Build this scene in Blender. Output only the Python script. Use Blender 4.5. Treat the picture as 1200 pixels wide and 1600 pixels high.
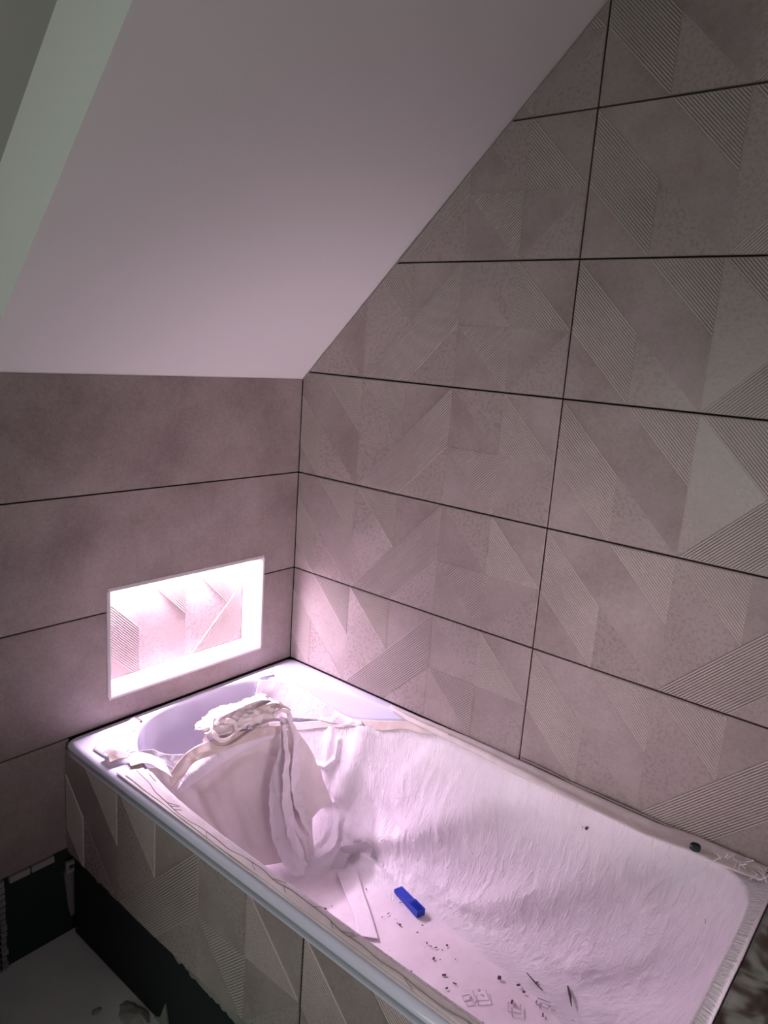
import bpy, bmesh, math, random
import numpy as np
from mathutils import Matrix, Vector

for o in list(bpy.data.objects): bpy.data.objects.remove(o)
scn = bpy.context.scene
COL = scn.collection
U = 0.3                                   # one tile height = 0.3 m; all sketch numbers are in tile heights
FL = -4.85                                # floor level in tile heights
def W(x, y, z): return (x*U, y*U, (z-FL)*U)

# ------------------------------------------------------------------ camera
cam = bpy.data.cameras.new('camera'); camo = bpy.data.objects.new('camera', cam); COL.objects.link(camo)
cam.sensor_fit = 'HORIZONTAL'; cam.sensor_width = 36; cam.lens = 1156.011/1200*36; cam.clip_start = .02
th = (1.6879, -0.7328, 0.6862); C0 = (-5.1707, -5.3171, 0.2671)
def rodr(r):
    a = np.linalg.norm(r); k = np.array(r)/a
    K = np.array([[0,-k[2],k[1]],[k[2],0,-k[0]],[-k[1],k[0],0]])
    return np.eye(3)+math.sin(a)*K+(1-math.cos(a))*K@K
Rm = rodr(th)
M = Matrix.Identity(4)
for i in range(3):
    M[i][0] = Rm[0][i]; M[i][1] = -Rm[1][i]; M[i][2] = -Rm[2][i]; M[i][3] = W(*C0)[i]
camo.matrix_world = M
scn.camera = camo

# ------------------------------------------------------------------ world, lights, exposure
scn.view_settings.view_transform = 'Standard'; scn.view_settings.look = 'None'
scn.view_settings.gamma = 1; scn.view_settings.use_curve_mapping = False
scn.view_settings.exposure = 0.0
wd = bpy.data.worlds.new('dusk_sky'); scn.world = wd; wd.use_nodes = True
wd.node_tree.nodes['Background'].inputs[0].default_value = (0.82, 1.0, 0.90, 1)
wd.node_tree.nodes['Background'].inputs[1].default_value = 0.34
LED_STRENGTH = 1080.0
LED_COLOR = (1.0, .74, 1.02)
def area(name, loc, rot, sx, sy, power, color):
    l = bpy.data.lights.new(name, 'AREA'); l.shape = 'RECTANGLE'; l.size = sx; l.size_y = sy; l.energy = power; l.color = color
    o = bpy.data.objects.new(name, l); COL.objects.link(o); o.location = loc; o.rotation_euler = rot
    return o
# area light added as daylight from an unseen window at the far left
area('added_window_daylight', W(-8.75, -2.9, -1.1), (0, -math.pi/2, 0), .85, 1.1, 8.4, (.86, 1.0, .88))
# pink fill spot added behind the viewpoint to brighten ceiling, walls and tub
sp = bpy.data.lights.new('added_spot_fill', 'SPOT'); sp.energy = 92; sp.color = (1.0, .80, .93); sp.spot_size = math.radians(58); sp.spot_blend = 1.0; sp.shadow_soft_size = .28
spo = bpy.data.objects.new('added_spot_fill', sp); COL.objects.link(spo); spo.location = W(-3.5, -7.4, -2.0)
spo.rotation_euler = (Vector(W(-.1, -1.3, -1.7))-Vector(W(-3.5, -7.4, -2.0))).to_track_quat('-Z', 'Y').to_euler()
# pinkish ceiling light added out of view behind the camera to lift brightness
area('added_ceiling_fill', W(-3.2, -6.6, 3.15), (0, 0, 0), .5, .5, 2.6, (1.0, .80, .90))

# ------------------------------------------------------------------ helpers
WL = {}
def link(name, me, mat, parent=None, smooth=False):
    v = np.empty(len(me.vertices)*3); me.vertices.foreach_get('co', v); v = v.reshape(-1, 3)
    lo, hi = v.min(0), v.max(0); c = np.array([(lo[0]+hi[0])/2, (lo[1]+hi[1])/2, lo[2]])
    v -= c; me.vertices.foreach_set('co', v.ravel()); me.update()
    o = bpy.data.objects.new(name, me); COL.objects.link(o)
    if mat: me.materials.append(mat)
    if smooth: me.polygons.foreach_set('use_smooth', [True]*len(me.polygons))
    WL[o.name] = c
    if parent is not None:
        o.parent = parent; o.location = c-WL[parent.name]
    else: o.location = c
    return o
def mesh(name, verts, faces, mat, parent=None, smooth=False):
    me = bpy.data.meshes.new(name); me.from_pydata([W(*v) for v in verts], [], faces)
    return link(name, me, mat, parent, smooth)
def empty(name, loc, label=None, cat=None, group=None):
    o = bpy.data.objects.new(name, None); COL.objects.link(o); o.location = W(*loc); WL[o.name] = np.array(W(*loc))
    o.empty_display_size = .05
    if label: tag(o, label, cat, group)
    return o
def tag(o, label=None, cat=None, group=None, kind=None):
    if label: o['label'] = label
    if cat: o['category'] = cat
    if group: o['group'] = group
    if kind: o['kind'] = kind
    return o
def struct(o): o['kind'] = 'structure'; return o
class MB:
    def __init__(s): s.v = []; s.f = []
    def add(s, vs, fs):
        n = len(s.v); s.v += [tuple(a) for a in vs]; s.f += [tuple(i+n for i in f) for f in fs]
    def box(s, x0, y0, z0, x1, y1, z1):
        s.add([(x,y,z) for z in (z0,z1) for y in (y0,y1) for x in (x0,x1)],
              [(0,2,3,1),(4,5,7,6),(0,1,5,4),(2,6,7,3),(0,4,6,2),(1,3,7,5)])
    def prism(s, poly, fr, h0, h1, bev=0.0):
        # poly in (u,v); fr maps (u,v,h)->xyz ; h0 back, h1 front; bev insets the front edge
        n = len(poly); a = [fr(u, v, h0) for u, v in poly]
        if bev:
            b = [fr(u, v, h1-bev) for u, v in poly]; ins = inset(poly, bev); c = [fr(u, v, h1) for u, v in ins]
            s.add(a+b+c, [tuple(range(2*n,3*n)), tuple(reversed(range(n)))] +
                  [(i,(i+1)%n,n+(i+1)%n,n+i) for i in range(n)] + [(n+i,n+(i+1)%n,2*n+(i+1)%n,2*n+i) for i in range(n)])
        else:
            c = [fr(u, v, h1) for u, v in poly]
            s.add(a+c, [tuple(range(n,2*n)), tuple(reversed(range(n)))]+[(i,(i+1)%n,n+(i+1)%n,n+i) for i in range(n)])
    def build(s, name, mat, parent=None, smooth=False):
        me = bpy.data.meshes.new(name); me.from_pydata([W(*v) for v in s.v], [], s.f)
        bm = bmesh.new(); bm.from_mesh(me); bmesh.ops.recalc_face_normals(bm, faces=bm.faces); bm.to_mesh(me); bm.free()
        return link(name, me, mat, parent, smooth)
def area2(p): return sum(p[i][0]*p[(i+1)%len(p)][1]-p[(i+1)%len(p)][0]*p[i][1] for i in range(len(p)))/2
def inset(p, d):
    if area2(p) < 0: d = -d
    n = len(p); out = []
    for i in range(n):
        a, b, c = p[i-1], p[i], p[(i+1)%n]
        e1 = np.subtract(b, a); e2 = np.subtract(c, b); e1 = e1/np.linalg.norm(e1); e2 = e2/np.linalg.norm(e2)
        n1 = np.array([-e1[1], e1[0]]); n2 = np.array([-e2[1], e2[0]]); m = n1+n2; k = max(.25, 1+n1@n2)
        out.append(tuple(np.array(b)+m*d/k))
    return out
def clip(p, a, b, c):                     # keep a*u+b*v<=c
    out = []
    for i in range(len(p)):
        P, Q = p[i], p[(i+1)%len(p)]; f = a*P[0]+b*P[1]-c; g = a*Q[0]+b*Q[1]-c
        if f <= 0: out.append(P)
        if (f < 0 < g) or (g < 0 < f):
            t = f/(f-g); out.append((P[0]+(Q[0]-P[0])*t, P[1]+(Q[1]-P[1])*t))
    q = []
    for P in out:
        if not q or math.dist(P, q[-1]) > 1e-4: q.append(P)
    if len(q) > 1 and math.dist(q[0], q[-1]) < 1e-4: q.pop()
    return q if len(q) > 2 and abs(area2(q)) > 2e-5 else []
def clip_poly(p, convex):
    if area2(convex) < 0: convex = convex[::-1]
    for i in range(len(convex)):
        if not p: return []
        A, B = convex[i], convex[(i+1)%len(convex)]; e = (B[0]-A[0], B[1]-A[1]); nrm = (e[1], -e[0])
        p = clip(p, nrm[0], nrm[1], nrm[0]*A[0]+nrm[1]*A[1])
    return p
# gradient-free value noise, vectorised
rs = np.random.RandomState(7); TAB = rs.rand(64, 64, 16)
def vnoise(x, y, z=0.0, seed=0):
    x = np.asarray(x, float)+seed*7.13; y = np.asarray(y, float)+seed*3.7; z = np.asarray(z, float)+seed*1.9+0*x
    xi = np.floor(x).astype(int); yi = np.floor(y).astype(int); zi = np.floor(z).astype(int)
    fx, fy, fz = x-xi, y-yi, z-zi
    fx, fy, fz = [f*f*(3-2*f) for f in (fx, fy, fz)]
    r = 0
    for a in (0, 1):
        for b in (0, 1):
            for c in (0, 1):
                r = r+TAB[(xi+a) % 64, (yi+b) % 64, (zi+c) % 16]*(fx if a else 1-fx)*(fy if b else 1-fy)*(fz if c else 1-fz)
    return r*2-1
def fbm(x, y, z=0.0, seed=0, o=4):
    r = 0; a = 1; t = 0
    for i in range(o):
        r = r+a*vnoise(np.asarray(x)*2**i, np.asarray(y)*2**i, np.asarray(z)*2**i, seed+i*3); t += a; a *= .5
    return r/t
def catmull(P, n):                        # P (k,...) -> n samples
    P = np.asarray(P, float); k = len(P); t = np.linspace(0, k-1, n); i = np.clip(t.astype(int), 0, k-2); f = (t-i).reshape((-1,)+(1,)*(P.ndim-1))
    g = lambda j: P[np.clip(j, 0, k-1)]
    p0, p1, p2, p3 = g(i-1), g(i), g(i+1), g(i+2)
    p0 = np.where((i == 0).reshape(f.shape), 2*p1-p2, p0); p3 = np.where((i == k-2).reshape(f.shape), 2*p2-p1, p3)
    return .5*(2*p1+(p2-p0)*f+(2*p0-5*p1+4*p2-p3)*f*f+(3*p1-p0-3*p2+p3)*f**3)
def gridsurf(ctrl, nu, nv):
    A = catmull(ctrl, nv)                 # rows
    return catmull(np.swapaxes(A, 0, 1), nu).swapaxes(0, 1)     # (nv,nu,3)
def normals(G, wrap=False):
    du = np.gradient(G, axis=1); dv = np.gradient(G, axis=0)
    if wrap:
        du = (np.roll(G[:, :-1], -1, 1)-np.roll(G[:, :-1], 1, 1)); du = np.concatenate([du, du[:, :1]], 1)
    n = np.cross(du, dv); l = np.linalg.norm(n, axis=-1, keepdims=True); return n/np.maximum(l, 1e-9)
def gridmesh(name, G, mat, parent=None, keep=None, uv=None, smooth=True, solid=0.0, flip=False):
    nv, nu = G.shape[:2]
    idx = np.arange(nu*nv).reshape(nv, nu)
    q = np.stack([idx[:-1, :-1], idx[:-1, 1:], idx[1:, 1:], idx[1:, :-1]], -1)
    if flip: q = q[..., ::-1]
    if keep is not None: q = q[keep[:-1, :-1] & keep[:-1, 1:] & keep[1:, 1:] & keep[1:, :-1]]
    q = q.reshape(-1, 4)
    used = np.unique(q); rm = -np.ones(nu*nv, int); rm[used] = np.arange(len(used))
    V = G.reshape(-1, 3)[used].copy(); V[:, 2] -= FL; V *= U; q = rm[q]
    me = bpy.data.meshes.new(name); me.vertices.add(len(V)); me.vertices.foreach_set('co', V.ravel())
    me.loops.add(q.size); me.loops.foreach_set('vertex_index', q.ravel().astype(np.int32))
    me.polygons.add(len(q)); me.polygons.foreach_set('loop_start', np.arange(0, q.size, 4).astype(np.int32))
    me.update(calc_edges=True); me.validate()
    if uv is None:
        a, b = np.meshgrid(np.linspace(0, 1, nu), np.linspace(0, 1, nv)); uv = np.stack([a, b], -1)
    ul = me.uv_layers.new(name='UVMap'); ul.data.foreach_set('uv', uv.reshape(-1, 2)[used][q.ravel()].ravel())
    o = link(name, me, mat, parent, smooth)
    if solid:
        m = o.modifiers.new('thickness', 'SOLIDIFY'); m.thickness = solid; m.offset = 0
    return o
def tube(mb, pts, rad, n=6):
    pts = [np.array(p, float) for p in pts]; rings = []
    for i, p in enumerate(pts):
        d = pts[min(i+1, len(pts)-1)]-pts[max(i-1, 0)]; d /= np.linalg.norm(d)
        a = np.cross(d, (0, 0, 1) if abs(d[2]) < .9 else (1, 0, 0)); a /= np.linalg.norm(a); b = np.cross(d, a)
        r = rad[i] if hasattr(rad, '__len__') else rad
        rings.append([p+r*(math.cos(k*2*math.pi/n)*a+math.sin(k*2*math.pi/n)*b) for k in range(n)])
    vs = [v for r in rings for v in r]; fs = []
    for i in range(len(pts)-1):
        for k in range(n): fs.append((i*n+k, i*n+(k+1) % n, (i+1)*n+(k+1) % n, (i+1)*n+k))
    fs += [tuple(reversed(range(n))), tuple(range(len(vs)-n, len(vs)))]
    mb.add(vs, fs)

# ------------------------------------------------------------------ materials
def newmat(name, color=(.5, .5, .5), rough=.6, **kw):
    m = bpy.data.materials.new(name); m.use_nodes = True; b = m.node_tree.nodes['Principled BSDF']
    b.inputs['Base Color'].default_value = (*color, 1); b.inputs['Roughness'].default_value = rough
    for k, v in kw.items(): b.inputs[k].default_value = v
    return m
def nodes(m): t = m.node_tree; return t, t.nodes, t.links, t.nodes['Principled BSDF']
def noise_node(t, vec, scale, detail=6, rough=.6, w=None, dist=0.0):
    n = t.nodes.new('ShaderNodeTexNoise'); n.inputs['Scale'].default_value = scale; n.inputs['Detail'].default_value = detail
    n.inputs['Roughness'].default_value = rough; n.inputs['Distortion'].default_value = dist
    if w is not None: n.noise_dimensions = '4D'; t.links.new(w, n.inputs['W'])
    t.links.new(vec, n.inputs['Vector']); return n
def ramp(t, fac, stops):
    r = t.nodes.new('ShaderNodeValToRGB'); e = r.color_ramp.elements
    e[0].position, e[0].color = stops[0][0], (*stops[0][1], 1); e[1].position, e[1].color = stops[1][0], (*stops[1][1], 1)
    for p, c in stops[2:]: x = e.new(p); x.color = (*c, 1)
    t.links.new(fac, r.inputs[0]); return r
def tile_mat(name, lo, hi, rlo, rhi, fine=.5, spec=.5):
    m = newmat(name); t, N, L, b = nodes(m)
    tc = N.new('ShaderNodeTexCoord'); oi = N.new('ShaderNodeObjectInfo')
    mul = N.new('ShaderNodeMath'); mul.operation = 'MULTIPLY'; mul.inputs[1].default_value = 23.0; L.new(oi.outputs['Random'], mul.inputs[0])
    big = noise_node(t, tc.outputs['Object'], 4.2, 7, .6, mul.outputs[0], 0)
    fn = noise_node(t, tc.outputs['Object'], 130, 5, .6, mul.outputs[0])
    speck = noise_node(t, tc.outputs['Object'], 260, 3, .6)
    mx = N.new('ShaderNodeMix'); mx.data_type = 'FLOAT'; mx.inputs[0].default_value = fine*.6
    L.new(big.outputs[0], mx.inputs[2]); L.new(fn.outputs[0], mx.inputs[3])
    mid = tuple((a+c)/2 for a, c in zip(lo, hi))
    r = ramp(t, mx.outputs[0], [(.30, lo), (.70, hi), (.5, mid)])
    mc = N.new('ShaderNodeMix'); mc.data_type = 'RGBA'; mc.blend_type = 'OVERLAY'; mc.inputs[0].default_value = .16
    L.new(r.outputs[0], mc.inputs[6]); L.new(speck.outputs[0], mc.inputs[7]); L.new(mc.outputs[2], b.inputs['Base Color'])
    mr = N.new('ShaderNodeMapRange'); mr.inputs[1].default_value = .35; mr.inputs[2].default_value = .65
    mr.inputs[3].default_value = rlo; mr.inputs[4].default_value = rhi; L.new(fn.outputs[0], mr.inputs[0]); L.new(mr.outputs[0], b.inputs['Roughness'])
    bp = N.new('ShaderNodeBump'); bp.inputs['Strength'].default_value = .12; bp.inputs['Distance'].default_value = .002
    L.new(fn.outputs[0], bp.inputs['Height']); L.new(bp.outputs[0], b.inputs['Normal'])
    b.inputs['Specular IOR Level'].default_value = spec
    return m
T_WALL = tile_mat('stoneware_tile', (.19, .142, .135), (.42, .36, .345), .40, .60)
T_LINE = tile_mat('stoneware_ridge', (.40, .335, .32), (.54, .47, .45), .32, .44, .3)
T_GLOSS = tile_mat('stoneware_lapped', (.245, .195, .187), (.39, .33, .315), .22, .38, .9, .6)
T_PLAIN = tile_mat('stoneware_plain', (.145, .105, .10), (.37, .31, .295), .45, .65)
M_GROUT = newmat('dark_grout', (.018, .012, .012), .9)
M_CEIL = newmat('ceiling_paint', (.78, .76, .74), .85)
M_WALLP = newmat('plaster', (.34, .33, .31), .9)
M_NICHE = newmat('niche_reveal', (.52, .48, .48), .45)
M_TRIM = newmat('white_trim', (.85, .82, .83), .35)
M_ACRYL = newmat('acrylic_white', (.66, .66, .79), .12, **{'Coat Weight': .5, 'Coat Roughness': .05})
M_BLACK = newmat('black_membrane', (.006, .007, .010), .85)
M_GREEN = newmat('green_board', (.008, .022, .018), .85)
M_BLUE = newmat('blue_plastic', (.006, .035, .42), .35)
M_CAP = newmat('dark_green_plastic', (.004, .03, .02), .25)
M_DEBRIS = newmat('dark_chip', (.07, .045, .05), .8)
M_GREYMETAL = newmat('grey_profile', (.34, .31, .30), .5)
M_FRAME = newmat('window_frame_paint', (.42, .40, .37), .5)
M_LED = newmat('led_light', (0, 0, 0), .5)
b = M_LED.node_tree.nodes['Principled BSDF']; b.inputs['Emission Color'].default_value = (*LED_COLOR, 1); b.inputs['Emission Strength'].default_value = LED_STRENGTH
M_GLASS = newmat('glass', (1, 1, 1), .02, **{'Transmission Weight': 1.0, 'IOR': 1.45})
def cloudy(name, lo, hi, scale, rough, bump=0, bscale=60, trans=0.0, detail=6, spec=.3, alpha=1.0):
    m = newmat(name, hi, rough); t, N, L, b = nodes(m); tc = N.new('ShaderNodeTexCoord')
    n = noise_node(t, tc.outputs['Object'], scale, detail, .6); r = ramp(t, n.outputs[0], [(.35, lo), (.65, hi)]); L.new(r.outputs[0], b.inputs['Base Color'])
    b.inputs['Specular IOR Level'].default_value = spec; b.inputs['Alpha'].default_value = alpha
    if bump:
        n2 = noise_node(t, tc.outputs['Object'], bscale, 5, .6); bp = N.new('ShaderNodeBump'); bp.inputs['Strength'].default_value = bump; bp.inputs['Distance'].default_value = .004
        L.new(n2.outputs[0], bp.inputs['Height']); L.new(bp.outputs[0], b.inputs['Normal'])
    return m
M_PAPER = cloudy('masking_paper', (.72, .635, .62), (.84, .76, .75), 6, .75, .25, 25)
M_TAN = cloudy('tan_tape', (.62, .52, .47), (.73, .64, .59), 14, .6, .3, 40)
M_TAPE = cloudy('crepe_tape', (.62, .555, .54), (.73, .665, .65), 16, .7, .3, 120)
M_PALE = cloudy('pale_film', (.76, .68, .72), (.84, .78, .82), 5, .5, .1, 20)
M_FILM = cloudy('glossy_film', (.74, .70, .78), (.86, .82, .88), 7, .10, .9, 55, spec=.9)
M_SMOOTH = cloudy('floor_paper', (.76, .66, .71), (.86, .78, .81), 9, .7, .15, 90)
M_CONC = cloudy('screed', (.33, .35, .335), (.46, .48, .46), 3, .8, .3, 70)
M_ADH = cloudy('tile_adhesive', (.17, .17, .16), (.28, .28, .26), 12, .9, .5, 60)
M_CLIP = newmat('clear_clip', (.72, .66, .70), .2, **{'Transmission Weight': .4})
# fleece: gathered vertical wrinkles in UV space
M_FLEECE = newmat('protective_fleece', (.8, .75, .78), .9, **{'Specular IOR Level': .2, 'Sheen Weight': .15})
t, N, L, b = nodes(M_FLEECE)
tc = N.new('ShaderNodeTexCoord'); mp = N.new('ShaderNodeMapping'); mp.inputs['Scale'].default_value = (1, .24, 1); L.new(tc.outputs['UV'], mp.inputs[0])
n1 = noise_node(t, mp.outputs[0], 26, 4, .6, dist=.6); n2 = noise_node(t, tc.outputs['Object'], 420, 2, .5)
rd = N.new('ShaderNodeMath'); rd.operation = 'SUBTRACT'; rd.inputs[1].default_value = .5; L.new(n1.outputs[0], rd.inputs[0])
ab = N.new('ShaderNodeMath'); ab.operation = 'ABSOLUTE'; L.new(rd.outputs[0], ab.inputs[0])
b1 = N.new('ShaderNodeBump'); b1.invert = True; b1.inputs['Strength'].default_value = .55; b1.inputs['Distance'].default_value = .016; L.new(ab.outputs[0], b1.inputs['Height'])
b2 = N.new('ShaderNodeBump'); b2.inputs['Strength'].default_value = .25; b2.inputs['Distance'].default_value = .001; L.new(n2.outputs[0], b2.inputs['Height']); L.new(b1.outputs[0], b2.inputs['Normal'])
L.new(b2.outputs[0], b.inputs['Normal'])
n3 = noise_node(t, tc.outputs['Object'], 5, 5, .6); r3 = ramp(t, n3.outputs[0], [(.35, (.76, .70, .74)), (.6, (.86, .81, .84))]); L.new(r3.outputs[0], b.inputs['Base Color'])
# mottled cloth
M_MOTTLE = newmat('mottled_cloth', (.1, .1, .1), .9)
t, N, L, b = nodes(M_MOTTLE); tc = N.new('ShaderNodeTexCoord')
n1 = noise_node(t, tc.outputs['Object'], 14, 2, .5, dist=.6); r = ramp(t, n1.outputs[0], [(.38, (.05, .03, .025)), (.60, (.30, .32, .28)), (.46, (.12, .10, .08)), (.52, (.22, .24, .20))]); L.new(r.outputs[0], b.inputs['Base Color'])

# ------------------------------------------------------------------ the setting
SL = .991; ZT = -.063                       # ceiling slope and its foot
mb = MB(); mb.box(-9, -9, -5.05, 0.3, .3, FL); floor = struct(mb.build('floor', M_CONC))
def fr_right(u, v, h): return (-h, -u, v)   # u = distance from the corner, v = height, h = out of the wall
def fr_left(u, v, h): return (u, -h, v)     # u = x
# right gable wall
mb = MB(); mb.prism([(-.4, FL), (9, FL), (9, 3.3), (3.39, 3.3), (-.4, ZT-.4*SL)], fr_right, -.5, -.035)
wall_right = struct(mb.build('wall_right', M_GROUT))
# left knee wall with the niche hole: pieces round the hole
NX0, NX1, NZ0, NZ1, ND = -2.075, -.4385, -2.76, -1.83, .285
mb = MB()
for x0, x1, z0, z1 in ((-9, NX0-.03, FL, ZT), (NX1+.03, 0, FL, ZT), (NX0-.03, NX1+.03, FL, NZ0-.03), (NX0-.03, NX1+.03, NZ1+.03, ZT)):
    mb.box(x0, .035, z0, x1, .34, z1)
mb.box(-9, .34, FL, 0, .5, ZT+.3)
wall_left = struct(mb.build('wall_left', M_GROUT))
mb = MB(); mb.box(-9, -9.2, FL, 0.3, -9, 3.5); struct(mb.build('wall_back', M_WALLP))
mb = MB()
mb.box(-9.2, -9, FL, -9, .3, -2.4); mb.box(-9.2, -9, 1.4, -9, .3, 3.5); mb.box(-9.2, -9, -2.4, -9, -5.0, 1.4); mb.box(-9.2, -.8, -2.4, -9, .3, 1.4)
struct(mb.build('wall_far', M_WALLP))
w2 = struct(empty('window_2', (-9.1, -2.9, -2.4)))
mb = MB()
for a in ((-5.0, -2.4, -.8, -2.2), (-5.0, 1.2, -.8, 1.4), (-5.0, -2.2, -4.8, 1.2), (-1.0, -2.2, -.8, 1.2), (-3.0, -2.2, -2.8, 1.2)):
    mb.box(-9.15, a[0], a[1], -9.0, a[2], a[3])
mb.build('window_frame', M_FRAME, w2)
mb = MB(); mb.box(-9.09, -4.8, -2.2, -9.07, -3.0, 1.2); mb.box(-9.09, -2.8, -2.2, -9.07, -1.0, 1.2); mb.build('pane', M_GLASS, w2)
# sloping ceiling in its own frame: a = x, s = distance up the slope, n = outward
cs = 1/math.hypot(1, SL); sn = SL*cs
def slope(a, s, n): return (a, -s*cs+n*sn, ZT+s*sn+n*cs)
def sbox(mb, a0, s0, n0, a1, s1, n1):
    mb.add([slope(a, s, n) for n in (n0, n1) for s in (s0, s1) for a in (a0, a1)],
           [(0,2,3,1),(4,5,7,6),(0,1,5,4),(2,6,7,3),(0,4,6,2),(1,3,7,5)])
SX0, SX1, SS0, SS1 = -5.5, -3.01, .22, 4.3
mb = MB(); smax = 3.363/sn
sbox(mb, SX1, -.3, 0, .4, smax, .95); sbox(mb, -9, 0, 0, SX0, smax, .95); sbox(mb, SX0, 0, 0, SX1, SS0, .95); sbox(mb, SX0, SS1, 0, SX1, smax, .95)
mb.box(-9, -9, 3.3, .4, -3.39, 3.5)
ceiling = struct(mb.build('ceiling', M_CEIL))
w1 = struct(empty('window_1', slope((SX0+SX1)/2, SS0, .6)))
mb = MB()
for a0, s0, a1, s1 in ((SX0, SS0, SX0+.5, SS1), (SX1-.5, SS0, SX1, SS1), (SX0+.5, SS0, SX1-.5, SS0+.5), (SX0+.5, SS1-.5, SX1-.5, SS1)):
    sbox(mb, a0, s0, .60, a1, s1, .85)
mb.build('window_frame', M_FRAME, w1)
mb = MB(); sbox(mb, SX0+.5, SS0+.5, .70, SX1-.5, SS1-.5, .72); mb.build('pane', M_GLASS, w1)
wl = empty('added_lamp_stand', (-3.6, -7.9, FL), 'tripod lamp body made up for the pink fill light added behind the viewpoint', 'work lamp')  # invented stand and head for the added pink fill spot
mb = MB(); mb.box(-3.8, -7.9, -2.25, -3.2, -7.75, -1.75); mb.build('lamp_head', M_TRIM, wl)
for k_ in range(3):
    mb = MB(); tube(mb, [(-3.6, -7.97, -2.6), (-3.6+1.0*math.cos(k_*2.09), -7.97+.8*math.sin(k_*2.09), FL)], .03, 6); mb.build('leg', M_GREYMETAL, wl)
mb = MB(); tube(mb, [(-3.6, -7.85, -2.7), (-3.6, -7.85, -2.1)], .03, 6); mb.build('pole', M_GREYMETAL, wl)
# made-up body for the added ceiling light (behind the camera)
lamp = empty('added_ceiling_lamp', (-3.2, -6.6, 3.3), 'flat square white body for the ceiling light added behind the viewpoint', 'lamp')
mb = MB(); mb.box(-4.1, -7.5, 3.22, -2.3, -5.7, 3.3); mb.build('lamp_body', M_TRIM, lamp)

# ---- patterned tiles: the ornament lives on a half-tile grid, everything at 45 degrees
RID = [([(0,1),(.5,.5),(.5,0),(0,.5)], -1), ([(.5,1),(1,1),(1,.5)], -1), ([(1,1),(1.5,1),(1.5,.5)], -1),
       ([(1,0),(2,1),(2,.5),(1.5,0)], 1), ([(2.5,1),(3,.5),(2.5,.5)], -1), ([(2,.5),(2.5,.5),(2.5,0)], 1)]
FAC = [[(.5,.5),(1,0),(.5,0)], [(1,1),(1.5,.5),(1,0)], [(1.5,0),(2,.5),(2,0)], [(2,1),(2.5,1),(2.5,.5)], [(3,.5),(3,0),(2.5,0)]]
G = .0065                                    # half joint
def patterned_tile(parent, off, row, cuts, frame, sgn=1, ridges=True, gl=G, gr=G, gt=G, gb=G):
    # tile spans u off..off+3, v row..row+1 ; cuts = list of convex half planes (a,b,c) in wall (u,v)
    P = lambda q: [(off+a, row+b_) for a, b_ in q]
    out = P([(gl, gb), (3-gr, gb), (3-gr, 1-gt), (gl, 1-gt)])
    for c in cuts:
        out = clip(out, *c)
        if not out: return None
    mb = MB(); mb.prism(out, frame, -.03, 0, .0025); tile = mb.build('tile', T_WALL, parent)
    inner = inset(out, .008)
    k = 0
    for f in FAC:
        q = clip_poly(P(f), inner)
        if q and abs(area2(q)) > .004:
            mb = MB(); mb.prism(q, frame, -.002, .0012); mb.build('lapped_facet', T_GLOSS, tile); k += 1
    if ridges:
        mb = MB(); p = .025
        for poly, d in RID:
            poly = P(poly)
            # ridge i: band  c_i-w/2 <= v - d*u <= c_i+w/2
            vals = [v-d*u for u, v in poly]; lo, hi = min(vals), max(vals); n = int(round((hi-lo)/p))
            reg = clip_poly(poly, inner)
            if not reg: continue
            for i in range(n):
                c = lo+(i+.5)*p
                def band(w):
                    q = clip(reg, -d, 1, c+w); return clip(q, d, -1, -(c-w)) if q else []
                q = band(.0066)
                if q and len(q) >= 3:
                    # sloped sides: front face is a narrower band
                    cu = sum(a for a, _ in q)/len(q); cv = sum(b_ for _, b_ in q)/len(q)
                    n_ = len(q); fr = []
                    for a, b_ in q:
                        e = (b_-d*a-c); k2 = .22*e/(1+d*d)
                        fr.append((a+d*k2, b_-k2))
                    A = [frame(a, b_, -.001) for a, b_ in q]; B = [frame(a, b_, .0080) for a, b_ in fr]
                    mb.add(A+B, [tuple(range(n_, 2*n_))]+[(j, (j+1) % n_, n_+(j+1) % n_, n_+j) for j in range(n_)])
        if mb.v:
            r = mb.build('raised_lines', T_LINE, tile); r['kind'] = 'stuff'
    return tile
slope_cut = (-SL, 1, ZT-.012)                # v <= ZT + SL*u
base_cut = (0, -1, 2.998)                    # v >= -2.998
for row in range(-3, 3):
    for off in (-.22, 2.78, 5.78):
        cuts = [slope_cut, base_cut, (-1, 0, -.006), (1, 0, 8.98)]
        patterned_tile(wall_right, off, row, cuts, fr_right, ridges=(off < 5))
# ---- plain long tiles on the knee wall
def poly_tile(outline, parent=wall_left, mat=None, frame=fr_left):
    mb = MB(); mb.prism(outline, frame, -.03, 0); return mb.build('tile', mat or T_PLAIN, parent)
for x1, x0 in ((-.006, -4.0), (-4.013, -8.98)):
    r = x1 > -1
    poly_tile([(x0, -1+G), (x1, -1+G), (x1, ZT-.014), (x0, ZT-.014)])
    if r:
        g = .004
        poly_tile([(x0, -2+G), (NX0-g, -2+G), (NX0-g, NZ1+g), (NX1+g, NZ1+g), (NX1+g, -2+G), (x1, -2+G), (x1, -1-G), (x0, -1-G)])
        poly_tile([(x0, -3+G), (x1, -3+G), (x1, -2-G), (NX1+g, -2-G), (NX1+g, NZ0-g), (NX0-g, NZ0-g), (NX0-g, -2-G), (x0, -2-G)])
        poly_tile([(x0, -4.0), (-2.45, -4.0), (-2.45, -3-G), (x0, -3-G)])
    else:
        for k in (-1, -2, -3): poly_tile([(x0, k-1+G), (x1, k-1+G), (x1, k-G), (x0, k-G)])
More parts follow.
